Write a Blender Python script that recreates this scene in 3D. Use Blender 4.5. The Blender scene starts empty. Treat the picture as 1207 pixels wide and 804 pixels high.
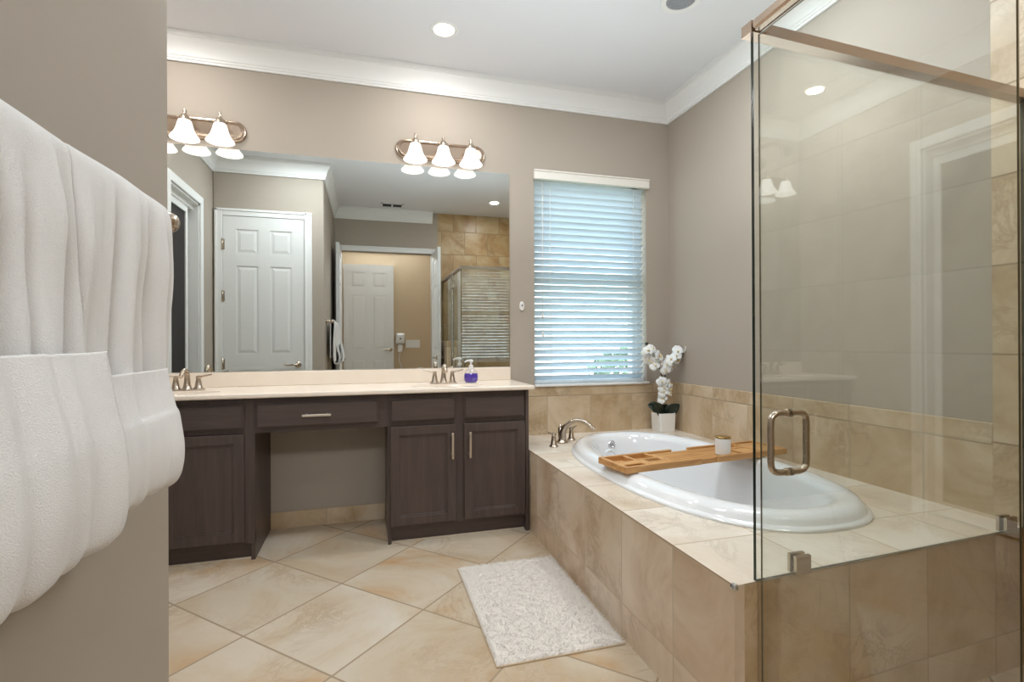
import bpy, bmesh, math, random
from mathutils import Vector, Matrix
from mathutils import noise as mnoise
random.seed(7)
PI = math.pi
SC = bpy.context.scene
COL = SC.collection

# ------------------------------------------------------------------ camera
F_PX, PITCH, ROLL, YAW, CAM_H = 596.177, math.radians(0.117), math.radians(-0.253), math.radians(15.936), 1.0426
fw = Vector((math.sin(YAW)*math.cos(PITCH), math.cos(YAW)*math.cos(PITCH), math.sin(PITCH)))
rt = Vector((math.cos(YAW), -math.sin(YAW), 0)); up = rt.cross(fw)
r2 = rt*math.cos(ROLL)+up*math.sin(ROLL); u2 = up*math.cos(ROLL)-rt*math.sin(ROLL)
cam_d = bpy.data.cameras.new('camera'); cam = bpy.data.objects.new('camera', cam_d); COL.objects.link(cam)
cam_d.sensor_width = 36; cam_d.sensor_fit = 'HORIZONTAL'; cam_d.lens = F_PX/1207*36; cam_d.clip_start = 0.02
M = Matrix((r2, u2, -fw)).transposed().to_4x4(); M.translation = (0, 0, CAM_H); cam.matrix_world = M
SC.camera = cam

# ------------------------------------------------------------------ exposure, sky, large lights
SC.view_settings.view_transform = 'Standard'; SC.view_settings.look = 'None'
SC.view_settings.gamma = 1; SC.view_settings.use_curve_mapping = False
SC.view_settings.exposure = 0.62
SKY = 4.0; CAN_W = 4; SHADE_E = .66; HALL_W = 23; BOUNCE_W = 8; FILL_W = 12
W = bpy.data.worlds.new('sky'); SC.world = W; W.use_nodes = True
wn = W.node_tree; bg = wn.nodes['Background']
tc = wn.nodes.new('ShaderNodeTexCoord'); sx = wn.nodes.new('ShaderNodeSeparateXYZ'); rp = wn.nodes.new('ShaderNodeValToRGB')
wn.links.new(tc.outputs['Generated'], sx.inputs[0]); wn.links.new(sx.outputs['Z'], rp.inputs[0]); wn.links.new(rp.outputs[0], bg.inputs[0])
rp.color_ramp.elements[0].position = 0.0; rp.color_ramp.elements[0].color = (0.84, 0.94, 1.0, 1)
rp.color_ramp.elements[1].position = 0.7; rp.color_ramp.elements[1].color = (0.58, 0.79, 1.0, 1)
bg.inputs[1].default_value = SKY

def area(name, loc, rot, sx_, sy_, w, color, shape='RECTANGLE', portal=False):
    l = bpy.data.lights.new(name, 'AREA'); l.shape = shape; l.size = sx_; l.size_y = sy_; l.energy = w; l.color = color
    o = bpy.data.objects.new(name, l); COL.objects.link(o); o.location = loc; o.rotation_euler = rot
    if portal: l.cycles.is_portal = True
    return o
area('window_daylight_portal', (1.44, 3.30, 1.45), (-PI/2, 0, 0), .86, 1.42, 1, (1, 1, 1), portal=True)
area('hall_fill', (0.25, -1.42, 2.54), (math.radians(68), 0, 0), 1.1, .26, HALL_W, (.90, .96, 1))  # added frontal fill through the doorway, no hall fixture behind it
area('ceiling_fill', (1.30, 1.78, 2.68), (0, 0, 0), .60, .40, FILL_W*1.1, (.86, .94, 1))
area('ceiling_fill', (-.45, 1.63, 2.68), (0, 0, 0), .70, .18, FILL_W*.9, (.86, .94, 1))
area('bounce_fill', (0.75, 1.75, 1.60), (PI, 0, 0), 1.6, 1.3, BOUNCE_W, (.82, .93, 1))  # added upward fill that brightens the ceiling, no real flash unit

# ------------------------------------------------------------------ room dimensions (metres)
YB = 3.10; XR = 2.027; ZC = 2.696; XW = -0.388; YW = 1.185; XL = -1.308; YD = -0.304
ZT = 0.762; ZD = 0.442; XD = 0.862; XG = 0.93

# ------------------------------------------------------------------ mesh helpers
def box(bm, x0, x1, y0, y1, z0, z1, bev=0, seg=2, mi=0):
    vs = [bm.verts.new(p) for p in ((x0,y0,z0),(x1,y0,z0),(x1,y1,z0),(x0,y1,z0),(x0,y0,z1),(x1,y0,z1),(x1,y1,z1),(x0,y1,z1))]
    fs = [bm.faces.new([vs[i] for i in f]) for f in ((3,2,1,0),(4,5,6,7),(0,1,5,4),(1,2,6,5),(2,3,7,6),(3,0,4,7))]
    for f in fs: f.material_index = mi
    if bev:
        es = list({e for f in fs for e in f.edges})
        bmesh.ops.bevel(bm, geom=es, offset=bev, segments=seg, profile=.5, affect='EDGES', clamp_overlap=True)

def rings(bm, rs, closed=True, cap0=False, cap1=False, mi=0):
    vr = [[bm.verts.new(p) for p in r] for r in rs]
    n = len(vr[0])
    for a, b in zip(vr[:-1], vr[1:]):
        for i in range(n if closed else n-1):
            j = (i+1) % n
            f = bm.faces.new((a[i], a[j], b[j], b[i])); f.material_index = mi; f.smooth = True
    if cap0: bm.faces.new(vr[0][::-1]).material_index = mi
    if cap1: bm.faces.new(vr[-1]).material_index = mi
    return vr

def lathe(bm, prof, loc=(0,0,0), axis=(0,0,1), n=32, cap0=False, cap1=False, mi=0):
    ax = Vector(axis).normalized(); q = Vector((0,0,1)).rotation_difference(ax); L = Vector(loc)
    rings(bm, [[L + q @ Vector((r*math.cos(2*PI*k/n), r*math.sin(2*PI*k/n), z)) for k in range(n)] for r, z in prof], True, cap0, cap1, mi)

def smoothpath(pts, sub=6):
    P = [Vector(p) for p in pts]; P = [P[0]*2-P[1]] + P + [P[-1]*2-P[-2]]; out = []
    for i in range(1, len(P)-2):
        p0, p1, p2, p3 = P[i-1:i+3]
        for k in range(sub):
            t = k/sub
            out.append(.5*((2*p1)+(p2-p0)*t+(2*p0-5*p1+4*p2-p3)*t*t+(3*p1-p0-3*p2+p3)*t**3))
    out.append(P[-2]); return out

def lerp_list(v, n):
    o = []
    for k in range(n):
        t = k/(n-1)*(len(v)-1); i = min(int(t), len(v)-2); o.append(v[i]+(v[i+1]-v[i])*(t-i))
    return o

def tube(bm, pts, r, n=12, sub=6, flat=1.0, smooth=True, cap=True, mi=0, closed=False):
    P = smoothpath(pts, sub) if smooth else [Vector(p) for p in pts]
    R = lerp_list(r if isinstance(r, (list, tuple)) else [r, r], len(P))
    rs = []; nrm = None
    for i, p in enumerate(P):
        if closed: t = P[(i+1) % len(P)]-P[i-1]
        else: t = P[min(i+1, len(P)-1)]-P[max(i-1, 0)]
        t.normalize()
        if nrm is None:
            a = Vector((0,0,1)) if abs(t.z) < .9 else Vector((1,0,0)); nrm = (a-t*a.dot(t)).normalized()
        else: nrm = (nrm-t*nrm.dot(t)).normalized()
        b = t.cross(nrm)
        rs.append([p+nrm*(R[i]*flat*math.cos(2*PI*k/n))+b*(R[i]*math.sin(2*PI*k/n)) for k in range(n)])
    if closed: rs.append(rs[0]); rings(bm, rs, True)
    else: rings(bm, rs, True, cap, cap, mi)

def prism(bm, poly, axis, a0, a1, mi=0):
    """extrude a 2-D polygon along axis: 'x' -> poly in (y,z), 'y' -> (x,z), 'z' -> (x,y)"""
    def P(u, v, a): return {'x': (a,u,v), 'y': (u,a,v), 'z': (u,v,a)}[axis]
    A = [bm.verts.new(P(u,v,a0)) for u,v in poly]; B = [bm.verts.new(P(u,v,a1)) for u,v in poly]; n = len(poly)
    fs = [bm.faces.new(A), bm.faces.new(B[::-1])]
    for i in range(n): fs.append(bm.faces.new((A[i], A[(i+1)%n], B[(i+1)%n], B[i])))
    for f in fs: f.material_index = mi
    bmesh.ops.recalc_face_normals(bm, faces=fs)

def root_loc(o):
    v = Vector((0,0,0))
    while o is not None: v = v+o.location; o = o.parent
    return v

def obj(name, bm, mats, parent=None, smooth=None, recalc=True, local=False):
    if recalc: bmesh.ops.recalc_face_normals(bm, faces=bm.faces[:])
    if parent is not None and not local:
        bmesh.ops.translate(bm, verts=bm.verts[:], vec=-root_loc(parent))
    me = bpy.data.meshes.new(name)
    if smooth:
        a = math.radians(smooth)
        for e in bm.edges:
            if len(e.link_faces) == 2 and e.calc_face_angle(0) > a: e.smooth = False
        for f in bm.faces: f.smooth = True
    bm.to_mesh(me); bm.free()
    for m in (mats if isinstance(mats, (list, tuple)) else [mats]): me.materials.append(m)
    o = bpy.data.objects.new(name, me); COL.objects.link(o)
    if parent is not None: o.parent = parent
    return o

def B(): return bmesh.new()
def thing(name, label, cat, loc=(0,0,0), rotz=0, group=None):
    o = bpy.data.objects.new(name, None); COL.objects.link(o); o.location = loc; o.rotation_euler = (0,0,rotz)
    o.empty_display_size = .05; o['label'] = label; o['category'] = cat
    if group: o['group'] = group
    return o
def tag(o, label, cat, group=None):
    o['label'] = label; o['category'] = cat
    if group: o['group'] = group
    return o
def struct(o, label=None, cat=None):
    o['kind'] = 'structure'
    if label: o['label'] = label
    if cat: o['category'] = cat
    return o
def part(o, label): o['label'] = label; return o
def sroot(name, label, cat, loc=(0,0,0), rotz=0):
    return struct(thing(name, label, cat, loc, rotz))

# ------------------------------------------------------------------ materials
def S(r, g, b):
    f = lambda c: (c/255/12.92 if c/255 <= .04045 else ((c/255+.055)/1.055)**2.4)
    return (f(r), f(g), f(b), 1)
def newmat(name, col=(.5,.5,.5,1), rough=.5, metal=0, spec=.5, **kw):
    m = bpy.data.materials.new(name); m.use_nodes = True; b = m.node_tree.nodes['Principled BSDF']
    b.inputs['Base Color'].default_value = col; b.inputs['Roughness'].default_value = rough; b.inputs['Metallic'].default_value = metal
    b.inputs['Specular IOR Level'].default_value = spec
    for k, v in kw.items(): b.inputs[k.replace('_', ' ')].default_value = v
    return m
class N:
    def __init__(s, m): s.t = m.node_tree; s.b = s.t.nodes['Principled BSDF']
    def n(s, kind, **kw):
        x = s.t.nodes.new('ShaderNode'+kind)
        for k, v in kw.items(): setattr(x, k, v)
        return x
    def l(s, a, b): s.t.links.new(a, b)
    def pos(s): return s.n('NewGeometry').outputs['Position']
    def noise(s, vec, scale, detail=4, rough=.55, dist=0):
        x = s.n('TexNoise'); x.inputs['Scale'].default_value = scale; x.inputs['Detail'].default_value = detail
        x.inputs['Roughness'].default_value = rough; x.inputs['Distortion'].default_value = dist
        if vec is not None: s.l(vec, x.inputs['Vector'])
        return x.outputs['Fac']
    def ramp(s, fac, stops):
        x = s.n('ValToRGB'); e = x.color_ramp.elements
        while len(e) < len(stops): e.new(.5)
        for i, (p, c) in enumerate(stops): e[i].position = p; e[i].color = c
        s.l(fac, x.inputs[0]); return x.outputs[0]
    def mix(s, fac, a, b, mode='MIX'):
        x = s.n('MixRGB', blend_type=mode)
        for i, v in ((0, fac), (1, a), (2, b)):
            if hasattr(v, 'links'): s.l(v, x.inputs[i])
            else: x.inputs[i].default_value = v
        return x.outputs[0]
    def math(s, op, a, b=0.0):
        x = s.n('Math', operation=op)
        for i, v in ((0, a), (1, b)):
            if hasattr(v, 'links'): s.l(v, x.inputs[i])
            else: x.inputs[i].default_value = v
        return x.outputs[0]
    def bump(s, h, strength=.2, dist=.002):
        x = s.n('Bump'); x.inputs['Strength'].default_value = strength; x.inputs['Distance'].default_value = dist
        s.l(h, x.inputs['Height']); s.l(x.outputs[0], s.b.inputs['Normal'])

def paint(name, col, rough=.75, bscale=220, bstr=.08):
    m = newmat(name, col, rough, spec=.3); k = N(m); p = k.pos()
    c = k.mix(k.noise(p, 1.3, 2), tuple(v*.97 for v in col[:3])+(1,), tuple(min(1, v*1.03) for v in col[:3])+(1,)); k.l(c, k.b.inputs['Base Color'])
    k.bump(k.noise(p, bscale, 3), bstr, .001); return m

def tile(name, u, v, tw, th, ou=0, ov=0, stag=0.0, pal=None, grout=S(168,150,128), mort=.0035, rot=0, rough=.32, nscale=2.6, seed=0., vein=.45):
    m = newmat(name, rough=rough, spec=.45); k = N(m)
    sp = k.n('SeparateXYZ'); k.l(k.pos(), sp.inputs[0]); cb = k.n('CombineXYZ')
    k.l(sp.outputs[u], cb.inputs[0]); k.l(sp.outputs[v], cb.inputs[1])
    mp = k.n('Mapping'); mp.inputs['Location'].default_value = (-ou, -ov, 0); mp.inputs['Rotation'].default_value = (0, 0, rot)
    k.l(cb.outputs[0], mp.inputs[0])
    br = k.n('TexBrick'); br.offset = stag; br.offset_frequency = 2; br.squash = 1
    br.inputs['Color1'].default_value = (0,0,0,1); br.inputs['Color2'].default_value = (1,1,1,1); br.inputs['Mortar'].default_value = (.5,.5,.5,1)
    br.inputs['Scale'].default_value = 1; br.inputs['Mortar Size'].default_value = mort; br.inputs['Mortar Smooth'].default_value = .1
    br.inputs['Bias'].default_value = 0; br.inputs['Brick Width'].default_value = tw; br.inputs['Row Height'].default_value = th
    k.l(mp.outputs[0], br.inputs['Vector'])
    rnd = k.n('SeparateXYZ'); k.l(br.outputs['Color'], rnd.inputs[0]); r = rnd.outputs[0]
    off = k.n('CombineXYZ'); a = k.math('MULTIPLY', r, 17.3); k.l(a, off.inputs[0]); k.l(k.math('MULTIPLY', r, 9.1), off.inputs[1]); off.inputs[2].default_value = seed
    ad = k.n('VectorMath', operation='ADD'); k.l(k.pos(), ad.inputs[0]); k.l(off.outputs[0], ad.inputs[1]); vec = ad.outputs[0]
    pal = pal or [S(160,136,104), S(186,164,134), S(200,182,156), S(206,192,170)]
    n1 = k.noise(vec, nscale, 7, .62, .9)
    c = k.ramp(n1, [(.30, pal[0]), (.44, pal[1]), (.56, pal[2]), (.72, pal[3])])
    tint = k.ramp(r, [(0, (.90,.86,.80,1)), (.5, (1,1,1,1)), (1, (1.0,.955,.92,1))])
    c = k.mix(1.0, c, tint, 'MULTIPLY')
    v1 = k.noise(vec, nscale*1.7, 9, .72, 1.6)
    vm = k.ramp(v1, [(.455, (0,0,0,1)), (.495, (vein,vein,vein,1)), (.535, (0,0,0,1))])
    patch = k.ramp(k.noise(vec, nscale*.9, 3), [(.48, (0,0,0,1)), (.62, (1,1,1,1))])
    vm = k.mix(1.0, vm, patch, 'MULTIPLY')
    c = k.mix(vm, c, tuple(x*.62 for x in pal[0][:3])+(1,))
    c = k.mix(br.outputs['Fac'], c, grout); k.l(c, k.b.inputs['Base Color'])
    rr = k.math('ADD', k.math('MULTIPLY', br.outputs['Fac'], .4), rough); k.l(rr, k.b.inputs['Roughness'])
    h = k.math('SUBTRACT', 1.0, br.outputs['Fac']); k.bump(h, .5, .0015)
    return m

M_wall = paint('wall_paint', S(171,160,147), .7)
M_hall = paint('hall_paint', S(204,182,152), .7)
M_ceil = paint('ceiling_paint', S(226,226,228), .85, 70, .35)
M_trim = paint('trim_paint', S(232,231,228), .4, 60, .02)
M_door = paint('door_paint', S(226,225,222), .42, 90, .03)
M_dark = newmat('closet_dark', S(40,34,32), .8)  # dark colour stands in for the shade of the unlit closet
FL = [S(186,148,106), S(194,175,150), S(202,189,170), S(208,198,184)]
t2 = .448
M_floor = tile('floor_tile', 0, 1, t2, t2, -1.2657, 1.5556, 0, FL, S(158,138,114), .004, PI/4, .3, 2.2, 3., .4)
WT = [S(168,142,108), S(192,168,136), S(206,186,158), S(214,198,176)]
M_tile_back = tile('wall_tile_back', 0, 2, .305, .305, .05, .386, .5, WT, S(180,162,136))
M_tile_bordb = tile('border_tile_back', 0, 2, .305, .2, .06, .69, 0, WT, S(180,162,136), seed=5.)
M_tile_right = tile('wall_tile_right', 1, 2, .305, .305, .04, .386, .5, WT, S(180,162,136), seed=2.)
M_tile_bordr = tile('border_tile_right', 1, 2, .30, .2, .22, .69, 0, WT, S(180,162,136), seed=7.)
M_tile_shr = tile('shower_tile_right', 1, 2, .305, .295, .2, .11, 0, WT, S(158,138,110), seed=1.)
M_tile_shb = tile('shower_tile_back', 0, 2, .305, .295, 0, .11, .5, [S(150,118,76), S(178,146,102), S(192,168,128), S(200,182,148)], S(150,128,98), seed=4.)
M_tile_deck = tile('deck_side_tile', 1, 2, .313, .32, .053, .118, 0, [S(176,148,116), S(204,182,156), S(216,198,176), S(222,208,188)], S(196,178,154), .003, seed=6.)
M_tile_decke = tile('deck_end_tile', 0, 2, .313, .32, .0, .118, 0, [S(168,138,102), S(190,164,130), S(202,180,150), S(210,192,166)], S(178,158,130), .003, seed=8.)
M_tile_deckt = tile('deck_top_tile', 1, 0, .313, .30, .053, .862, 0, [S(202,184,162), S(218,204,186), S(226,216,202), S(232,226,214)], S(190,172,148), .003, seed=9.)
M_base = tile('baseboard_tile', 0, 2, .33, .3, .1, -.1, 0, WT, S(180,162,136), seed=11.)

def woodmat(name, c0, c1, scale, rough=.4, axis=0, spec=.4):
    m = newmat(name, rough=rough, spec=spec); k = N(m); t = k.n('TexCoord'); mp = k.n('Mapping')
    s = [scale*14]*3; s[axis] = scale; mp.inputs['Scale'].default_value = s; k.l(t.outputs['Object'], mp.inputs[0])
    n = k.noise(mp.outputs[0], 1.0, 6, .6, .6); c = k.ramp(n, [(.3, c0), (.7, c1)]); k.l(c, k.b.inputs['Base Color']); k.bump(n, .08, .001); return m
M_cab = woodmat('espresso_wood', S(70,58,53), S(84,70,65), 3.0, .38, 2)
M_cabx = woodmat('espresso_wood_wide', S(70,58,53), S(84,70,65), 3.0, .38, 0)
M_bam = woodmat('bamboo', S(176,122,70), S(212,166,108), 4.0, .42, 0)
M_counter = newmat('cultured_marble', S(232,214,194), .18, spec=.5)
k = N(M_counter); k.l(k.mix(k.noise(k.pos(), 5, 5, .6, 1.2), S(232,216,198), S(240,228,214)), k.b.inputs['Base Color'])
M_grout = newmat('brown_grout', S(150,122,96), .7)
M_caulk = newmat('white_caulk', S(222,208,190), .6)
M_porc = newmat('porcelain', S(236,237,238), .08, spec=.6, Coat_Weight=.6, Coat_Roughness=.03)
def metal(name, col, rough):
    m = newmat(name, col, rough, 1.0); k = N(m); n = k.noise(k.pos(), 300, 2)
    k.l(k.math('ADD', k.math('MULTIPLY', n, .08), rough-.04), k.b.inputs['Roughness']); return m
M_nick = metal('brushed_nickel', S(190,176,160), .26)
M_pull = metal('satin_nickel_pull', S(224,214,200), .3)
M_bronze = metal('warm_nickel', S(178,158,140), .24)
M_chrome = metal('chrome', S(225,228,232), .08)
M_mirror = newmat('mirror_silver', S(226,230,228), .0, 1.0)
M_ceramic = newmat('white_ceramic', S(236,234,230), .3)
M_gold = newmat('gold_lid', S(206,172,108), .25, 1.0)
M_plastic = newmat('white_plastic', S(232,230,228), .35)
M_grey = newmat('grey_plastic', S(150,148,148), .5)
M_speaker = newmat('grey_grille', S(128,130,134), .6)
k = N(M_speaker); vv = k.n('TexVoronoi'); vv.inputs['Scale'].default_value = 260; k.l(k.pos(), vv.inputs['Vector'])
k.l(k.ramp(vv.outputs['Distance'], [(.2, S(92,94,98)), (.5, S(150,152,156))]), k.b.inputs['Base Color'])
M_black = newmat('black_seal', S(22,22,20), .5)
M_vent = newmat('vent_dark', S(70,70,70), .6)
def emis(name, col, e, base=(.9,.9,.9,1)):
    m = newmat(name, base, .3); b = m.node_tree.nodes['Principled BSDF']; b.inputs['Emission Color'].default_value = col; b.inputs['Emission Strength'].default_value = e; return m
M_shade = emis('alabaster_glass_lit', (1,.93,.86,1), SHADE_E)
k = N(M_shade); k.l(k.ramp(k.noise(k.pos(), 26, 4, .6, 1.0), [(.3, (.84,.79,.73,1)), (.7, (1,.96,.90,1))]), k.b.inputs['Emission Color'])
M_bulb = emis('bulb_lit', (1,.95,.9,1), 2.5)
M_lens = emis('can_lens_lit', (1,.93,.78,1), 5)

def glass(name, tint, refl=.04, extra=1.0):
    m = bpy.data.materials.new(name); m.use_nodes = True; t = m.node_tree; t.nodes.clear()
    o = t.nodes.new('ShaderNodeOutputMaterial'); tr = t.nodes.new('ShaderNodeBsdfTransparent'); gl = t.nodes.new('ShaderNodeBsdfGlossy'); mx = t.nodes.new('ShaderNodeMixShader')
    lw = t.nodes.new('ShaderNodeLayerWeight'); lw.inputs[0].default_value = .5
    pw = t.nodes.new('ShaderNodeMath'); pw.operation = 'POWER'; pw.inputs[1].default_value = 5
    ml = t.nodes.new('ShaderNodeMath'); ml.operation = 'MULTIPLY_ADD'; ml.inputs[1].default_value = (1-refl)*extra; ml.inputs[2].default_value = refl*extra; ml.use_clamp = True
    t.links.new(lw.outputs['Facing'], pw.inputs[0]); t.links.new(pw.outputs[0], ml.inputs[0]); t.links.new(ml.outputs[0], mx.inputs[0])
    tr.inputs[0].default_value = tint; gl.inputs['Roughness'].default_value = 0; gl.inputs[0].default_value = (.97,1,.98,1)
    t.links.new(tr.outputs[0], mx.inputs[1]); t.links.new(gl.outputs[0], mx.inputs[2]); t.links.new(mx.outputs[0], o.inputs[0]); return m
M_glass = glass('shower_glass', (.972,.985,.976,1), .085, 1.0)
M_pane = glass('window_glass', (.97,.985,.985,1))
M_clear = glass('clear_plastic', (.95,.95,.97,1), .06)
M_edge = newmat('glass_edge', S(30,40,34), .15)
M_edge2 = newmat('glass_edge_thin', S(84,80,62), .2)
def cloth(name, col, sc=900, st=.5, dist=.002):
    m = newmat(name, col, .95, spec=.1, Sheen_Weight=.25); k = N(m); p = k.pos()
    k.bump(k.noise(p, sc, 2), st, dist); return m
M_towel = cloth('white_terry', S(228,225,222), 700, .6)
M_band = cloth('towel_band', S(220,217,214), 1600, .3)
M_rug = cloth('rug_pile', S(222,213,203), 500, .3)
M_rugb = cloth('rug_backing', S(206,184,156), 500, .3)
M_leaf = newmat('orchid_leaf', S(30,42,30), .32)
M_petal = newmat('orchid_petal', S(240,238,236), .6, Subsurface_Weight=.1)
M_lip = newmat('orchid_lip', S(226,206,150), .5)
M_stem = newmat('orchid_stem', S(58,48,30), .55)
M_bud = newmat('orchid_bud', S(46,48,32), .5)
M_moss = newmat('moss', S(52,48,34), .9)
M_soap = newmat('purple_soap', S(96,66,190), .15, Transmission_Weight=.3)
M_grass = newmat('grass', S(106,128,74), .9)
M_bush = newmat('bush_leaf', S(112,134,92), .8)
# blind slats: diffuse + translucent
M_slat = newmat('blind_slat', S(232,236,238), .5); k = N(M_slat)
tl = k.n('BsdfTranslucent'); tl.inputs[0].default_value = S(214,226,232); mx = k.n('MixShader'); mx.inputs[0].default_value = .35
out = [n for n in k.t.nodes if n.type == 'OUTPUT_MATERIAL'][0]
k.l(k.b.outputs[0], mx.inputs[1]); k.l(tl.outputs[0], mx.inputs[2]); k.l(mx.outputs[0], out.inputs[0])
M_valance = newmat('blind_valance', S(226,220,210), .45)

# ------------------------------------------------------------------ room shell
b = B(); box(b, -2.4, 2.4, -1.7, 3.42, -.1, 0); struct(obj('floor', b, M_floor), 'beige stone tiles laid diagonally across the bathroom floor', 'floor')
b = B(); box(b, -2.4, 2.4, -1.7, 3.42, ZC, ZC+.1); struct(obj('ceiling', b, M_ceil), 'white textured ceiling', 'ceiling')
WX0, WX1, WZ0, WZ1 = 1.036, 1.850, .752, 2.15
b = B()
box(b, -2.4, WX0, YB, YB+.22, 0, ZC); box(b, WX1, 2.4, YB, YB+.22, 0, ZC); box(b, WX0, WX1, YB, YB+.22, 0, WZ0); box(b, WX0, WX1, YB, YB+.22, WZ1, ZC)
struct(obj('wall_back', b, M_wall), 'beige wall behind the vanity mirror and window', 'wall')
b = B(); box(b, XR, XR+.2, -1.7, YB+.22, 0, ZC); struct(obj('wall_right', b, M_wall), 'beige wall on the right of the bathtub', 'wall')
b = B(); box(b, XL, XW, YD, YW, 0, ZC, .012, 3); struct(obj('wall_left', b, M_wall), 'beige wall carrying the towel bar, ending in a corner', 'wall')
OY0, OY1, OZ = 1.56, 2.21, 2.17
b = B(); box(b, XL-.12, XL, YW-.3, OY0, 0, ZC); box(b, XL-.12, XL, OY1, YB, 0, ZC); box(b, XL-.12, XL, OY0, OY1, OZ, ZC)
struct(obj('wall_far_left', b, M_wall), 'beige wall with closet opening at the left end of the vanity', 'wall')
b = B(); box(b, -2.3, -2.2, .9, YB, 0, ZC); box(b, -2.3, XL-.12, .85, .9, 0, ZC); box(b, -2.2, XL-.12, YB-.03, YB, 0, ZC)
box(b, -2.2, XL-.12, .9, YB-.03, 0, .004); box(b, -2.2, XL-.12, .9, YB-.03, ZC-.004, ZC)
struct(obj('wall_closet', b, M_dark), 'closet interior walls coloured dark to look unlit', 'wall')
DX0, DX1, DZ = -.30, .79, 2.17
b = B(); box(b, XW, DX0, YD-.12, YD, 0, ZC); box(b, DX1, .87, YD-.12, YD, 0, ZC); box(b, DX0, DX1, YD-.12, YD, DZ, ZC)
box(b, -2.4, XW, YD-.12, YD-.001, 0, ZC); box(b, .87, XR, YD-.12, YD-.012, 0, ZC)
struct(obj('wall_doorway', b, M_wall), 'beige wall around the double doorway seen in the mirror', 'wall')
b = B(); box(b, -2.4, 2.4, -1.62, -1.5, 0, ZC); box(b, -1.3, -1.2, -1.5, YD-.12, 0, ZC); box(b, 1.7, 1.8, -1.5, YD-.12, 0, ZC)
struct(obj('wall_hall', b, M_hall), 'tan hall walls beyond the doorway', 'wall')

# tiled parts of the walls
TT = .010
b = B(); box(b, XD, XR, YB-TT, YB+.001, ZD-.02, .69); o = struct(obj('trim_1', b, M_tile_back), 'travertine splash under the window', 'wall tile')
b2 = B(); box(b2, XD, XR, YB-TT, YB+.001, .69, WZ0+.001, .003); obj('border_row', b2, M_tile_bordb, o)
b = B(); box(b, XR-TT, XR+.001, 1.1905, YB-TT, ZD-.02, .69); o = struct(obj('trim_2', b, M_tile_right), 'travertine splash along the tub on the right wall', 'wall tile')
b2 = B(); box(b2, XR-TT, XR+.001, 1.1905, YB-TT, .69, ZT, .003); obj('border_row', b2, M_tile_bordr, o)
b = B(); box(b, XR-TT, XR+.001, YD, 1.19, 0, ZC); struct(obj('trim_3', b, M_tile_shr), 'full height travertine in the shower, right side', 'wall tile')
b = B(); box(b, .87, XR-TT, YD-.012, YD, 0, ZC); struct(obj('trim_4', b, M_tile_shb), 'mottled travertine on the shower end wall seen in the mirror', 'wall tile')
b = B(); box(b, .87, .99, YD, .438, 0, 1.06, .004); struct(obj('wall_shower_half', b, M_tile_shr), 'low tan half wall of the shower seen in the mirror', 'wall')

# crown moulding (profile: drop, projection)
CP = [(0,.139),(.012,.139),(.014,.128),(.018,.126),(.020,.116),(.024,.112),(.026,.100),(.034,.074),(.046,.052),(.058,.040),(.062,.030),(.068,.030),(.070,.012),(.070,0),(0,0)]
CR = B()
def crown(bm, p0, p1, nrm, m0=0, m1=0):
    """p0,p1 on the wall line; nrm = into room; m0/m1: +1 inside corner mitre, -1 outside"""
    p0, p1, nrm = Vector(p0), Vector(p1), Vector(nrm); d = (p1-p0).normalized()
    a = [bm.verts.new((*(p0+nrm*q+d*(q*m0)), ZC-h)) for q, h in CP]; c = [bm.verts.new((*(p1+nrm*q-d*(q*m1)), ZC-h)) for q, h in CP]
    n = len(CP); fs = [bm.faces.new(a), bm.faces.new(c[::-1])]+[bm.faces.new((a[i], a[(i+1)%n], c[(i+1)%n], c[i])) for i in range(n)]
    bmesh.ops.recalc_face_normals(bm, faces=fs)
crown(CR, (XL, YB), (XR, YB), (0,-1), 1, 1); crown(CR, (XR, 1.19), (XR, YB), (-1,0), 0, 1); crown(CR, (XL, YW), (XL, YB), (1,0), 1, 1)
crown(CR, (XL, YW), (XW, YW), (0,1), 1, -1); crown(CR, (XW, YD), (XW, YW), (1,0), 1, -1); crown(CR, (XW, YD), (.80, YD), (0,1), 1, 0)
struct(obj('trim_5', CR, M_trim, smooth=25), 'white crown moulding', 'trim')
b = B(); box(b, -.524, .098, YB-.012, YB+.001, 0, .092, .002); struct(obj('baseboard_back', b, M_base), 'tile baseboard in the knee space', 'baseboard')

# ------------------------------------------------------------------ doors
def leaf(bm, w, h, t=.036, cols=2):
    """six panel leaf; local x 0..w, y centred, z 0..h"""
    st = .105*min(1, w/.66); ms = .10*min(1, w/.66); rails = [(0,.20),(.80,.94),(h-.44,h-.33),(h-.115,h)]
    box(bm, 0, w, -t/2+.006, t/2-.006, 0, h)
    if cols == 2: xs = [(st, w/2-ms/2), (w/2+ms/2, w-st)]
    else: xs = [(st, w-st)]
    for s in (-1, 1):
        y0, y1 = sorted((s*t/2, s*(t/2-.0075)))
        box(bm, 0, xs[0][0], y0, y1, 0, h); box(bm, xs[-1][1], w, y0, y1, 0, h)
        if cols == 2: box(bm, xs[0][1], xs[1][0], y0, y1, 0, h)
        for a, c in rails:
            for x0, x1 in xs: box(bm, x0, x1, y0, y1, a, c)
        for (a, c), (a2, c2) in zip(rails[:-1], rails[1:]):
            for x0, x1 in xs:
                e = .012; f = .036; yb = s*(t/2-.006); yf = s*(t/2-.0012)
                A = [bm.verts.new(p) for p in ((x0+e,yb,c+e),(x1-e,yb,c+e),(x1-e,yb,a2-e),(x0+e,yb,a2-e))]
                C = [bm.verts.new(p) for p in ((x0+f,yf,c+f),(x1-f,yf,c+f),(x1-f,yf,a2-f),(x0+f,yf,a2-f))]
                bm.faces.new(C)
                for i in range(4): bm.faces.new((A[i], A[(i+1)%4], C[(i+1)%4], C[i]))
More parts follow.
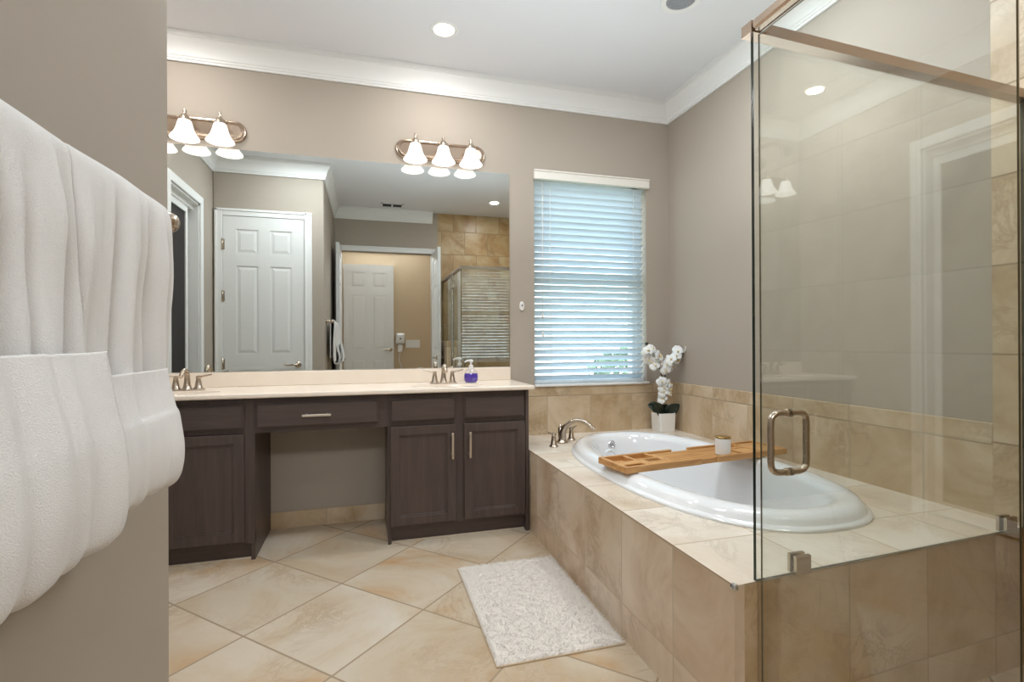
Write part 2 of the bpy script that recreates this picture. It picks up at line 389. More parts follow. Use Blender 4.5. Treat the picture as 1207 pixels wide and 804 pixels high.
def lever(bm, x, z, d, yface, s):
    """d = direction of lever along x, s = side along y"""
    lathe(bm, [(.028,0),(.028,.006),(.022,.012),(.011,.014),(.010,.045)], (x, yface, z), (0,s,0), 20, True, True)
    tube(bm, [(x,yface+s*.045,z),(x+d*.03,yface+s*.05,z+.002),(x+d*.075,yface+s*.048,z-.002),(x+d*.115,yface+s*.046,z+.004)], [.010,.009,.008,.006], 10)
def casing(bm, x0, x1, z1, y, s, w=.065, t=.016):
    for a, c in ((x0-w, x0), (x1, x1+w)):
        y0, y1 = sorted((y, y+s*t)); box(bm, a, c, y0, y1, 0, z1+w, .004)
        y0, y1 = sorted((y+s*(t-.001), y+s*(t+.006))); box(bm, a+.004, a+.022, y0, y1, 0, z1+w-.004, .002)
    y0, y1 = sorted((y, y+s*t)); box(bm, x0, x1, y0, y1, z1, z1+w, .004)
    y0, y1 = sorted((y+s*(t-.001), y+s*(t+.006))); box(bm, x0-w+.004, x1+w-.004, y0, y1, z1+w-.022, z1+w-.004, .002)
# door 1: closed six panel door facing the mirror
d1 = sroot('door_1', 'closed white six panel door reflected at the left of the mirror', 'door', (-.888, YW, 0))
b = B(); casing(b, -1.228, -.556, 2.175, YW, 1); obj('casing', b, M_trim, d1)
b = B(); leaf(b, .666, 2.168); bmesh.ops.translate(b, verts=b.verts[:], vec=(-1.225, YW+.004-.012, .004)); lf = obj('door_leaf', b, M_door, d1)
b = B(); lever(b, -.612, .845, -1, YW+.012, 1); part(obj('handle', b, M_nick, d1, 40), 'nickel lever handle')
for z in (.3, .86, 1.46, 1.92):
    b = B(); lathe(b, [(.007,-.05),(.007,.05)], (-1.229, YW+.016, z), (0,0,1), 10, True, True); box(b, -1.228, -1.212, YW+.008, YW+.013, z-.045, z+.045); obj('hinge', b, M_nick, d1)
# double doors standing open against the doorway
def open_leaf(nm, lab, x, hand):
    r = sroot(nm, lab, 'door', (x, YD+.01, 0))
    b = B(); leaf(b, .54, 2.165, .036, 1); bmesh.ops.rotate(b, verts=b.verts[:], cent=(0,0,0), matrix=Matrix.Rotation(PI/2, 3, 'Z')); obj('door_leaf', b, M_door, r, local=True)
    for s in (-1, 1):
        b = B(); lever(b, .48, .86, -1, s*.018, s); bmesh.ops.rotate(b, verts=b.verts[:], cent=(0,0,0), matrix=Matrix.Rotation(PI/2, 3, 'Z')); part(obj('handle', b, M_nick, r, 40, local=True), 'nickel lever handle')
open_leaf('door_2', 'white double door leaf open beside the towel wall', -.318, 1)
open_leaf('door_3', 'white double door leaf open beside the shower half wall', .812, -1)
b = B(); casing(b, DX0, DX1, DZ, YD, 1); 
o = struct(obj('trim_6', b, M_trim), 'white casing of the double doorway', 'trim')
# hall door leaf
d4 = sroot('door_4', 'white six panel door in the hall, seen through the doorway in the mirror', 'door', (0, -1.455, 0))
b = B(); leaf(b, .70, 2.17); bmesh.ops.translate(b, verts=b.verts[:], vec=(-.33, -1.455, .004)); obj('door_leaf', b, M_door, d4)
b = B(); lever(b, .325, .94, -1, -1.437, 1); part(obj('handle', b, M_nick, d4, 40), 'nickel lever handle')
# closet opening at far left: casing, jamb, sliding leaf edges
b = B()
for a, c in ((OY0-.065, OY0), (OY1, OY1+.065)): box(b, XL, XL+.016, a, c, 0, OZ+.065, .004)
box(b, XL, XL+.016, OY0, OY1, OZ, OZ+.065, .004)
box(b, XL-.12, XL, OY0-.001, OY0+.014, 0, OZ); box(b, XL-.12, XL, OY1-.014, OY1+.001, 0, OZ); box(b, XL-.12, XL, OY0, OY1, OZ-.014, OZ+.001)
struct(obj('trim_7', b, M_trim), 'white casing of the closet opening', 'trim')
sl = sroot('door_5', 'white framed sliding closet door with dark panel, reflected at the left edge of the mirror', 'door', (XL-.06, 1.9, 0))
b = B()
for y0, y1 in ((1.66, 1.70), (2.15, 2.19)): box(b, XL-.075, XL-.05, y0, y1, .02, OZ-.05, .003)
box(b, XL-.075, XL-.05, 1.70, 2.15, .02, .10); box(b, XL-.075, XL-.05, 1.70, 2.15, OZ-.10, OZ-.05)
box(b, XL-.105, XL-.085, 1.60, 1.64, .02, OZ-.05, .003)
obj('frame', b, M_trim, sl)
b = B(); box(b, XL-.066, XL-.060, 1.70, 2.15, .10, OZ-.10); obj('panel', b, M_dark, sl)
b = B(); box(b, XL-.115, XL-.04, OY0+.014, OY1-.014, OZ-.05, OZ-.014); obj('track', b, M_trim, sl)

# ------------------------------------------------------------------ window, sill, blind, outdoors
wr = sroot('window_1', 'white framed single hung window behind the blind', 'window', (1.443, YB+.15, WZ0))
b = B(); y0, y1 = YB+.12, YB+.18
box(b, WX0, WX0+.045, y0, y1, WZ0, WZ1); box(b, WX1-.045, WX1, y0, y1, WZ0, WZ1); box(b, WX0, WX1, y0, y1, WZ0, WZ0+.05); box(b, WX0, WX1, y0, y1, WZ1-.05, WZ1)
box(b, WX0+.045, WX1-.045, y0-.01, y1, 1.445, 1.495, .003); obj('window_frame', b, M_trim, wr)
b = B(); box(b, WX0+.04, WX1-.04, YB+.145, YB+.151, WZ0+.04, WZ1-.04); obj('pane', b, M_pane, wr)
b = B(); box(b, WX0-.002, WX1+.012, YB-.022, YB+.12, WZ0, WZ0+.016, .004); struct(obj('trim_8', b, M_trim), 'thin white window sill', 'trim')
bl = thing('window_blind', 'white horizontal slat blind hanging in the window above the tub', 'blind', (1.443, YB+.03, 2.1))
b = B(); x0, x1 = WX0-.006, WX1+.010
prism(b, [(YB-.030,2.092),(YB-.030,2.138),(YB-.036,2.142),(YB-.036,2.150),(YB-.002,2.150),(YB-.002,2.092)], 'x', x0, x1); obj('valance', b, M_valance, bl)
SX0, SX1 = WX0+.006, WX1-.014; SY = YB+.035; pitch = .0422; tilt = math.radians(40); NS = 31
b = B()
for i in range(NS):
    zc = 2.075-pitch*i
    r0, r1 = [], []
    pts = []
    for j in range(5):
        q = (j/4-.5)*.050; cz = .0022*(1-(2*abs(j/4-.5))**2)
        pts.append((SY+q*math.cos(tilt)+cz*math.sin(tilt), zc-q*math.sin(tilt)+cz*math.cos(tilt)))
    poly = pts+[(y+.0028*math.sin(tilt)*-1, z-.0028*math.cos(tilt)) for y, z in pts[::-1]]
    prism(b, poly, 'x', SX0+random.uniform(0,.002), SX1-random.uniform(0,.002))
ZBOT = 2.075-pitch*NS
obj('slats', b, M_slat, bl)
b = B(); box(b, SX0, SX1, SY-.026, SY+.026, WZ0+.020, WZ0+.036, .003); obj('bottom_rail', b, M_slat, bl)
for cx in (SX0+.11, SX1-.075):
    b = B(); tube(b, [(cx,SY-.024,2.09),(cx,SY-.024,WZ0+.03)], .0012, 6, smooth=False); tube(b, [(cx,SY+.024,2.09),(cx,SY+.024,WZ0+.03)], .0012, 6, smooth=False); obj('ladder_cord', b, M_valance, bl)
b = B(); tube(b, [(SX0+.05,SY-.034,2.09),(SX0+.052,SY-.036,1.10)], .0012, 6, smooth=False); tube(b, [(SX0+.056,SY-.034,2.09),(SX0+.050,SY-.036,1.22)], .0012, 6, smooth=False)
lathe(b, [(.002,.03),(.006,.02),(.007,0),(.003,-.004)], (SX0+.052,SY-.036,1.08), (0,0,1), 10, True, True); lathe(b, [(.002,.03),(.006,.02),(.007,0),(.003,-.004)], (SX0+.05,SY-.036,1.20), (0,0,1), 10, True, True); obj('pull_cord', b, M_valance, bl)
b = B(); box(b, -6, 10, 3.6, 16, -.35, -.25); struct(obj('ground', b, M_grass), 'grass outside the window', 'ground')
def bush(x, y, r, h, lab):
    b = B(); rnd = random.Random(int(x*100)); 
    for _ in range(420):
        u, v = rnd.uniform(0, 2*PI), math.acos(rnd.uniform(-1, 1)); q = rnd.uniform(.75, 1.02)
        p = Vector((x+r*q*math.sin(v)*math.cos(u), y+r*q*math.sin(v)*math.sin(u), -.25+h*.5*(1+q*math.cos(v))))
        a = Vector((rnd.gauss(0,1), rnd.gauss(0,1), rnd.gauss(0,1))).normalized(); c = a.orthogonal().normalized()
        s = .09; vs = [b.verts.new(p+a*s*i+c*s*j*.5) for i, j in ((-1,0),(0,-1),(1,0),(0,1))]; b.faces.new(vs)
    tag(obj('garden_bush', b, M_bush, recalc=False), lab, 'bush')
bush(3.35, 6.2, .50, 1.25, 'green garden bush glimpsed through the right side of the lower blind slats')
bush(4.55, 6.9, .6, 1.15, 'green garden bush outside, farthest right behind the blind')

# ------------------------------------------------------------------ vanity
YF = 2.688; CT = .780
def shaker(bm, x0, x1, z0, z1, y, t=.02, fr=.046):
    box(bm, x0+.005, x1-.005, y-t+.008, y, z0+.005, z1-.005)
    for a in ((x0, x0+fr, z0, z1), (x1-fr, x1, z0, z1), (x0+fr-.001, x1-fr+.001, z0, z0+fr), (x0+fr-.001, x1-fr+.001, z1-fr, z1)):
        box(bm, a[0], a[1], y-t, y, a[2], a[3], .0025, 2)
    i = fr+.004   # inner bead
    for a in ((x0+fr-.001, x0+i+.004, z0+fr, z1-fr), (x1-i-.004, x1-fr+.001, z0+fr, z1-fr), (x0+fr, x1-fr, z0+fr-.001, z0+i+.004), (x0+fr, x1-fr, z1-i-.004, z1-fr+.001)):
        box(bm, a[0], a[1], y-t+.004, y-.002, a[2], a[3], .001, 1)
def slabfront(bm, x0, x1, z0, z1, y, t=.02):
    box(bm, x0, x1, y-t+.007, y, z0, z1, .002); box(bm, x0+.007, x1-.007, y-t, y-.004, z0+.007, z1-.007, .003)
def pull(bm, x, z, length, y, vert=True):
    h = length/2
    if vert:
        box(bm, x-.006, x+.006, y-.034, y-.024, z-h, z+h, .003)
        for s in (-1, 1): box(bm, x-.005, x+.005, y-.026, y, z+s*h*.72-.005, z+s*h*.72+.005)
    else:
        box(bm, x-h, x+h, y-.034, y-.024, z-.006, z+.006, .003)
        for s in (-1, 1): box(bm, x+s*h*.72-.005, x+s*h*.72+.005, y-.026, y, z-.005, z+.005)
def vanity(lab, x0, x1, doors, pulls, side):
    r = thing('vanity_cabinet', lab, 'cabinet', ((x0+x1)/2, 2.9, 0), group='vanity base cabinets')
    b = B()
    for a, c in ((x0, x0+.018), (x1-.018, x1)): box(b, a, c, YF, YB-.003, 0, CT, .001)
    box(b, x0+.018, x1-.018, YF+.02, YB-.03, .10, CT-.14); 
    for a, c in ((x0, x0+.012), (x1-.04, x1)) if side > 0 else ((x0, x0+.02), (x1-.045, x1)): box(b, a+.0005, c-.0005, YF-.003, YF+.02, .081, CT-.001)
    box(b, x0, x1, YF-.002, YF+.02, .74, CT); box(b, x0, x1, YF-.002, YF+.02, .61, .638); box(b, x0, x1, YF-.002, YF+.02, .08, .125)
    if side > 0: box(b, x1-.018, x1, YF-.02, YF, 0, CT); box(b, x0, x0+.012, YF-.004, YF, 0, CT)
    mid = (doors[0][1]+doors[1][0])/2; box(b, mid-.03, mid+.03, YF-.0035, YF+.02, .081, CT-.001)
    obj('body', b, M_cab, r)
    b = B(); box(b, x0+.018, x1-.018, YF+.028, YF+.045, 0, .10); obj('toe_kick', b, M_cabx, r)
    b = B(); box(b, x0+.018, x1-.018, YF+.020, YF+.029, 0, .006); obj('caulk_line', b, M_caulk, r)
    for (a, c), px in zip(doors, pulls):
        b = B(); shaker(b, a, c, .096, .608, YF-.002); dr = obj('door', b, M_cab, r)
        b = B(); pull(b, px, .498, .138, YF-.022); part(obj('handle', b, M_pull, dr), 'satin nickel bar handle')
        b = B(); slabfront(b, a, c, .632, .750, YF-.002); obj('drawer_front', b, M_cabx, r)
    return r
vanity('dark espresso vanity cabinet beside the bathtub, right of the knee space', .098, .856, ((.110,.449),(.494,.835)), (.428,.522), 1)
vanity('dark espresso vanity cabinet left of the knee space, partly hidden by the towel wall', XL, -.524, ((-1.276,-.935),(-.905,-.568)), (-.957,-.883), -1)
r = thing('vanity_apron_unit', 'dark espresso single drawer unit bridging the knee space under the counter', 'cabinet', (-.213, 2.9, .61))
b = B(); box(b, -.524, .098, YF-.002, YF+.018, .608, .638); box(b, -.524, .098, YF-.002, YF+.018, .745, CT); box(b, -.5235, -.505, YF-.003, YF+.018, .609, .779); box(b, .04, .0975, YF-.003, YF+.018, .609, .779)
box(b, -.52, .094, YF+.018, YB-.04, .62, CT); obj('body', b, M_cabx, r)
b = B(); slabfront(b, -.518, .052, .632, .752, YF-.002); dr = obj('drawer_front', b, M_cabx, r)
b = B(); pull(b, -.241, .689, .134, YF-.022, False); part(obj('handle', b, M_pull, dr), 'satin nickel bar handle')

# worktop with two integral oval basins
YC = 2.642; CZ = .804
def se(cx, cy, a, bb, n, k, N_=64):
    t = 2*PI*k/N_; c, s = math.cos(t), math.sin(t)
    return (cx+a*math.copysign(abs(c)**(2/n), c), cy+bb*math.copysign(abs(s)**(2/n), s))
def holed_top(bm, x0, x1, y0, y1, z, loop, mi=0):
    """flat face x0..x1,y0..y1 with a hole bounded by loop (list of (x,y), CCW); corners inserted"""
    n = len(loop); cx = sum(p[0] for p in loop)/n; cy = sum(p[1] for p in loop)/n
    inn = [bm.verts.new((p[0], p[1], z)) for p in loop]
    corners = [(x1,y1),(x0,y1),(x0,y0),(x1,y0)]
    out = []
    for p in loop:
        dx, dy = p[0]-cx, p[1]-cy; t = min(((x1-cx)/dx if dx > 1e-9 else (x0-cx)/dx if dx < -1e-9 else 1e9), ((y1-cy)/dy if dy > 1e-9 else (y0-cy)/dy if dy < -1e-9 else 1e9))
        out.append((cx+dx*t, cy+dy*t))
    ov = [bm.verts.new((p[0], p[1], z)) for p in out]
    ang = lambda p: math.atan2(p[1]-cy, p[0]-cx) % (2*PI)
    for i in range(n):
        j = (i+1) % n; fv = [inn[i], ov[i]]
        a0, a1 = ang(out[i]), ang(out[j]); a1 += 2*PI if a1 < a0-1e-9 else 0
        for c in corners:
            for ac in (ang(c), ang(c)+2*PI):
                if a0+1e-6 < ac < a1-1e-6: fv.append(bm.verts.new((c[0], c[1], z)))
        fv += [ov[j], inn[j]]
        f = bm.faces.new(fv); f.material_index = mi
    return inn
ctop = thing('vanity_countertop', 'cream cultured marble worktop with backsplash across the whole vanity', 'countertop', (-.21, 2.87, .78))
b = B()
basins = [(.425, 2.840), (-.905, 2.840)]
def basin_loop(c, f=1): return [se(c[0], c[1]-.045, .205*f, .092*f, 2.2, k) for k in range(64)]
XE = .884
for c, (xa, xb) in zip(basins, ((-.24, XE-.006), (XL, -.24))): holed_top(b, xa, xb, YC+.006, YB, CZ, basin_loop(c))
prism(b, [(YC+.006,CZ),(YC+.002,CZ-.002),(YC,CZ-.007),(YC,CZ-.018),(YC+.003,CZ-.023),(YC+.006,CT)], 'x', XL, XE-.006)
prism(b, [(XE-.006,CZ),(XE-.002,CZ-.002),(XE,CZ-.007),(XE,CZ-.018),(XE-.003,CZ-.023),(XE-.006,CT)], 'y', YC+.003, YB)
obj('worktop', b, M_counter, ctop)
for c in basins:
    b = B(); rs = []
    for f, z in ((1,0),(.985,-.004),(.95,-.03),(.85,-.075),(.65,-.11),(.35,-.125),(.08,-.128)): rs.append([(x, y, CZ+z) for x, y in basin_loop(c, f)])
    rings(b, rs, True, False, True); obj('basin', b, M_counter, ctop, recalc=True)
b = B(); box(b, XL, .870, YB-.020, YB, CZ, .884, .003); obj('backsplash', b, M_counter, ctop)
b = B(); box(b, XL+.001, .870, YB-.006, YB, .886, 2.112, .001, 1); tag(obj('wall_mirror', b, M_mirror), 'large frameless mirror on the wall above the vanity', 'mirror')

def faucet(x, y, lab):
    r = thing('sink_faucet', lab, 'faucet', (x, y, CZ), group='sink faucets on the vanity')
    b = B(); lathe(b, [(.026,0),(.026,.004),(.021,.010),(.016,.03),(.0125,.065),(.012,.08)], (x,y,CZ), n=20, cap0=True, cap1=True)
    tube(b, [(x,y,CZ+.055),(x,y-.006,CZ+.088),(x,y-.03,CZ+.104),(x,y-.065,CZ+.096),(x,y-.095,CZ+.072)], [.0125,.012,.011,.0105,.0095], 14)
    obj('spout', b, M_nick, r, 40)
    b = B(); box(b, x-.078, x+.078, y-.024, y+.024, CZ, CZ+.007, .006, 2); obj('base_plate', b, M_nick, r, 40)
    for s in (-1, 1):
        b = B(); hx = x+s*.051
        lathe(b, [(.023,0),(.023,.005),(.018,.012),(.014,.035),(.0105,.056),(.012,.060),(.012,.066),(.004,.070)], (hx,y,CZ+.004), n=20, cap0=True, cap1=True)
        tube(b, [(hx,y,CZ+.066),(hx+s*.02,y-.004,CZ+.070),(hx+s*.062,y-.010,CZ+.079)], [.006,.005,.0035], 8)
        obj('handle', b, M_nick, r, 40)
    return r
faucet(.422, 2.925, 'nickel two handle sink faucet beside the purple soap pump')
faucet(-.885, 2.935, 'nickel two handle sink faucet at the left basin by the towel wall')

r = thing('soap_dispenser', 'clear pump bottle of purple soap on the vanity counter', 'soap dispenser', (.580, 2.905, CZ))
def flatlathe(bm, prof, loc, fy, n=24, **kw):
    rings(bm, [[(loc[0]+q*math.cos(2*PI*k/n), loc[1]+q*fy*math.sin(2*PI*k/n), loc[2]+z) for k in range(n)] for q, z in prof], True, kw.get('cap0', False), kw.get('cap1', False))
L0 = (.580, 2.905, CZ)
b = B(); flatlathe(b, [(.02,.001),(.033,.003),(.041,.016),(.043,.035),(.040,.058),(.030,.076),(.017,.086),(.013,.092)], L0, .7); obj('bottle', b, M_clear, r, 60)
b = B(); flatlathe(b, [(.018,.003),(.031,.005),(.039,.017),(.0408,.035),(.0385,.055),(.0375,.057)], L0, .68, cap0=True, cap1=True); part(obj('liquid', b, M_soap, r, 60), 'purple liquid soap')
b = B(); lathe(b, [(.014,.088),(.014,.104),(.006,.106),(.006,.122),(.013,.123),(.014,.134),(.008,.138)], L0, n=18, cap0=True, cap1=True)
tube(b, [(.58,2.905,CZ+.130),(.558,2.895,CZ+.131),(.54,2.887,CZ+.124)], [.006,.005,.004], 8); tube(b, [(.58,2.905,CZ+.09),(.582,2.905,CZ+.05),(.585,2.905,CZ+.01)], .002, 6); obj('pump', b, M_plastic, r, 40)

# ------------------------------------------------------------------ vanity lights
def stadium(cx, cz, L, h, n=16):
    r_ = h/2; o = []
    for k in range(n+1): a = -PI/2+PI*k/n; o.append((cx+L/2-r_+r_*math.cos(a), cz+r_*math.sin(a)))
    for k in range(n+1): a = PI/2+PI*k/n; o.append((cx-L/2+r_+r_*math.cos(a), cz+r_*math.sin(a)))
    return o
def vanity_light(cx, lab):
    cz = 2.206
    r = thing('vanity_light', lab, 'wall light', (cx, YB, cz), group='three lamp bar lights above the mirror')
    b = B(); rs = []
    for L, h, y in ((.546,.116,0),(.546,.116,.010),(.538,.108,.016),(.528,.098,.017),(.524,.094,.024),(.514,.084,.027),(.500,.070,.026),(.496,.066,.022)):
        rs.append([(x, YB-y, z) for x, z in stadium(cx, cz, L, h)])
    rings(b, rs, True, True, True); obj('back_plate', b, M_bronze, r, 30)
    for k in (-1, 0, 1):
        x = cx+k*.165; y = 2.998
        b = B(); tube(b, [(x,YB-.022,cz),(x,YB-.05,cz+.006),(x,y+.03,cz+.012),(x,y,cz+.014)], .008, 10)
        lathe(b, [(.030,-.012),(.029,.002),(.024,.016),(.015,.028),(.009,.034),(.008,.042),(.010,.048),(.006,.058),(.002,.064)], (x,y,2.206), n=20, cap0=True, cap1=True)
        ft = obj('lamp_arm', b, M_nick, r, 40)
        b = B(); prof = [(q*.93, z*.86) for q, z in ((.028,0),(.032,-.006),(.036,-.02),(.042,-.045),(.049,-.068),(.058,-.086),(.068,-.100),(.0735,-.108),(.075,-.113),(.0725,-.1145),(.066,-.104),(.055,-.088),(.045,-.066),(.038,-.045),(.032,-.02),(.026,-.004))]
        lathe(b, prof, (x,y,2.208), n=32); obj('lamp_shade', b, M_shade, r, 60)
        b = B(); lathe(b, [(.012,-.02),(.014,-.03),(.020,-.045),(.023,-.06),(.019,-.074),(.008,-.082)], (x,y,2.208), n=16, cap0=True, cap1=True); obj('bulb', b, M_bulb, r, 60)
    return r
vanity_light(.438, 'nickel three lamp bar light above the mirror near the window')
vanity_light(-.912, 'nickel three lamp bar light above the left end of the mirror')

# ------------------------------------------------------------------ ceiling fixtures
def can(x, y, lab, w=CAN_W):
    r = thing('recessed_light', lab, 'ceiling light', (x, y, ZC), group='recessed ceiling lights')
    b = B(); lathe(b, [(.052,.0),(.055,-.003),(.072,-.004),(.076,-.001),(.076,.0)], (x,y,ZC), n=36); obj('trim_ring', b, M_trim, r, 40)
    b = B(); lathe(b, [(.053,-.0035),(.047,-.0015),(.040,-.0008)], (x,y,ZC), n=36); obj('baffle', b, M_lens, r, 40)
    b = B(); lathe(b, [(.041,-.001),(.02,-.0012),(.001,-.0013)], (x,y,ZC), n=36, cap1=True); obj('lens', b, M_lens, r, 60)
    l = area('recessed_lamp', (0, 0, -.008), (0, 0, 0), .09, .09, w, (1,.985,.97), 'DISK'); l.parent = r
can(.395, 2.665, 'lit round recessed ceiling light in front of the right vanity light')
can(1.45, .37, 'lit round recessed ceiling light over the shower, seen in the mirror')
can(-.98, 2.65, 'lit round recessed ceiling light over the left basin, reflected in the shower glass')
r = thing('ceiling_speaker', 'round grey ceiling disc in a white ring above the bathtub', 'ceiling speaker', (1.465, 2.125, ZC))
b = B(); lathe(b, [(.068,0),(.070,-.006),(.092,-.007),(.098,-.002),(.098,0)], (1.465,2.125,ZC), n=40); obj('trim_ring', b, M_trim, r, 40)
b = B(); lathe(b, [(.069,-.003),(.03,-.004),(.001,-.0042)], (1.465,2.125,ZC), n=40, cap1=True); obj('grille', b, M_speaker, r, 60)
r = thing('air_vent', 'small white ceiling air vent with two dark louvred openings, seen in the mirror', 'vent', (.29, -.05, ZC))
b = B(); 
for a in ((.16,.42,-.14,-.115),(.16,.42,.015,.04),(.16,.18,-.14,.04),(.40,.42,-.14,.04),(.28,.30,-.14,.04)): box(b, a[0], a[1], a[2], a[3], ZC-.008, ZC)
obj('vent_frame', b, M_trim, r)
b = B(); box(b, .18, .40, -.115, .015, ZC-.003, ZC-.001)
for i in range(6): box(b, .18, .40, -.105+i*.02, -.100+i*.02, ZC-.007, ZC-.002)
obj('louvre', b, M_vent, r)

# ------------------------------------------------------------------ tub surround and tub
YE0, YE1 = 1.045, 1.112      # near end of the deck at its left / right end
deck = thing('tub_deck', 'travertine tiled platform around the bathtub', 'tub deck', (1.44, 2.1, 0))
TA, TB, TN, TCX, TCY, TNSEG = .430, .800, 2.45, 1.430, 2.050, 96
def tub_ring(d, z): return [(*se(TCX, TCY, TA-d, TB-d, TN, k, TNSEG), z) for k in range(TNSEG)]
b = B(); loop = [p[:2] for p in tub_ring(.03, 0)]
xr, yb = XR-TT, YB-TT
holed_top(b, XD, xr, YE0, yb, ZD, loop)
for v in b.verts:
    if abs(v.co.y-YE0) < 1e-6: v.co.y = YE0+(YE1-YE0)*(v.co.x-XD)/(xr-XD)
rings(b, [[(p[0], p[1], ZD) for p in loop], [(p[0], p[1], ZD-.03) for p in loop]], True)
bmesh.ops.remove_doubles(b, verts=b.verts[:], dist=1e-5)
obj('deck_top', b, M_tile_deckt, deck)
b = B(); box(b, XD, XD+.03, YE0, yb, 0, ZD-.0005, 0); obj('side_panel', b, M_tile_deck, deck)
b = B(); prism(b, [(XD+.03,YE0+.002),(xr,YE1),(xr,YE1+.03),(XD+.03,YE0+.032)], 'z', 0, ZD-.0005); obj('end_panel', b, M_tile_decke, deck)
b = B(); box(b, XD-.0008, XD+.0012, YE0, YB-.42, ZD-.0015, ZD+.0006); obj('edge_trim', b, M_grout, deck)
b = B(); lathe(b, [(.001,.0045),(.007,.003),(.0095,-.002),(.0095,-.009)], (XD+.003,YE0+.003,ZD), n=16, cap1=True); part(obj('corner_cap', b, M_chrome, deck, 40), 'small chrome corner cap')

tub = thing('bathtub', 'white oval drop-in bathtub set in the tiled deck', 'bathtub', (TCX, TCY, ZD))
b = B(); rs = []
for d, z in ((0,.000),(-.001,.006),(.004,.012),(.012,.015),(.015,.018),(.020,.030),(.032,.043),(.052,.051),(.075,.052),(.098,.046),(.112,.036),(.120,.018),(.128,-.01),(.140,-.08),(.155,-.18),(.172,-.27),(.195,-.325),(.235,-.355),(.30,-.365),(.38,-.368)): rs.append(tub_ring(d, ZD+z))
rings(b, rs, True, False, True); obj('shell', b, M_porc, tub, 50)
def disc_on(bm, c, nrm, prof, n=20): lathe(bm, prof, c, nrm, n, True, True)
b = B(); c = (1.385, 2.715, ZD-.008); disc_on(b, (c[0], 2.716, c[2]), (0,-1,.08), [(.024,-.006),(.024,.004),(.018,.007),(.013,.004),(.012,.003)]); part(obj('jet', b, M_chrome, tub, 40), 'small chrome water jet')
b = B(); disc_on(b, (1.365, 2.705, ZD-.075), (.1,-1,.12), [(.045,-.012),(.045,.006),(.036,.012),(.034,.006),(.01,.005)], 28); obj('suction_cover', b, M_porc, tub, 40)

# roman tub faucet
fx, fy = 1.112, 2.815
r = thing('tub_faucet', 'nickel arched tub filler with two handles on the deck corner', 'faucet', (fx, fy, ZD))
d = Vector((.80, -.60, 0)).normalized(); f0 = Vector((fx, fy, ZD))
b = B(); lathe(b, [(.036,0),(.036,.006),(.026,.014),(.021,.03)], f0, n=24, cap0=True, cap1=True)
tube(b, [f0+Vector((0,0,.01)), f0+d*.006+Vector((0,0,.07)), f0+d*.035+Vector((0,0,.112)), f0+d*.085+Vector((0,0,.137)), f0+d*.14+Vector((0,0,.128)), f0+d*.195+Vector((0,0,.090))], [.024,.020,.015,.013,.0125,.010], 14)
lathe(b, [(.013,.03),(.013,.085),(.008,.092),(.010,.10),(.004,.108)], f0-d*.012, n=14, cap0=True, cap1=True); obj('spout', b, M_nick, r, 40)
for (hx, hy), dv in (((1.022, 2.718), Vector((-.8,-.3,0))), ((1.195, 2.875), Vector((.85,.2,0)))):
    b = B(); h0 = Vector((hx, hy, ZD)); lathe(b, [(.026,0),(.026,.005),(.018,.014),(.013,.05),(.011,.062),(.015,.068),(.013,.076),(.004,.082)], h0, n=20, cap0=True, cap1=True)
    tube(b, [h0+Vector((0,0,.072)), h0+dv*.02+Vector((0,0,.076)), h0+dv*.045+Vector((0,0,.084))], [.007,.006,.004], 8); obj('handle', b, M_nick, r, 40)

# bamboo tray (local: x along its length, y width)
ZR = ZD+.052
TL, TW = .930, .212
tray = thing('bath_tray', 'bamboo bath caddy tray lying across the bathtub', 'tray', (1.018, 1.866, ZR), math.radians(7.0))
def tb(bm, x0, x1, y0, y1, z0, z1, bev=.002): box(bm, x0, x1, y0, y1, z0, z1, bev, 1)
b = B()   # left extension: frame with compartments
for a in ((0,.40,0,.016,.004,.032),(0,.40,TW-.016,TW,.004,.032),(0,.018,.016,TW-.016,.004,.032),(.118,.134,.016,TW-.016,.008,.030),(.235,.25,.016,TW-.016,.008,.030),
          (.018,.118,.016,TW-.016,.004,.010),(.018,.118,.085,.101,.008,.030),(.018,.118,.055,.085,.022,.030),(.134,.235,.016,.06,.020,.030),(.134,.235,.10,.115,.008,.030),(.134,.235,.115,TW-.016,.004,.010),(.134,.16,.06,.10,.022,.030),(.25,.40,.016,.028,.020,.030)): tb(b, *a)
obj('sliding_end', b, M_bam, tray, local=True)
b = B()   # centre bed with slats
for a in ((.25,.66,.018,.030,0,.024),(.25,.66,TW-.030,TW-.018,0,.024),(.25,.28,.03,TW-.03,.004,.026),(.63,.66,.03,TW-.03,.004,.024),(.44,.46,.03,TW-.03,.002,.012)): tb(b, *a)
for i in range(7): tb(b, .28, .63, .033+i*.0213, .033+i*.0213+.015, .012, .024)
obj('slat_bed', b, M_bam, tray, local=True)
b = B()
for a in ((.50,TL,0,.016,.004,.032),(.50,TL,TW-.016,TW,.004,.032),(TL-.018,TL,.016,TW-.016,.004,.032),(.665,.68,.016,TW-.016,.008,.030),(.775,.79,.016,TW-.016,.008,.030),(.68,.775,.115,.13,.008,.030),(.79,TL-.018,.016,TW-.016,.006,.012),(.68,.775,.13,TW-.016,.006,.012),(.68,.775,.016,.115,.018,.026),(.80,TL-.02,.03,TW-.03,.02,.028)): tb(b, *a)
obj('sliding_end', b, M_bam, tray, local=True)
b = B(); lathe(b, [(.029,0),(.033,.003),(.034,.02),(.0345,.071),(.034,.075),(.031,.076)], (0,0,0), n=32, cap0=True, cap1=True)
cd = thing('candle_jar', 'white candle jar with a gold lid on the bath tray', 'candle', (1.580, 1.985, ZR+.0245)); obj('jar', b, M_ceramic, cd, 40, local=True)
b = B(); lathe(b, [(.032,.0765),(.0345,.077),(.0345,.082),(.033,.084),(.001,.084)], (0,0,0), n=32, cap0=True); part(obj('lid', b, M_gold, cd, 40, local=True), 'gold metal lid')

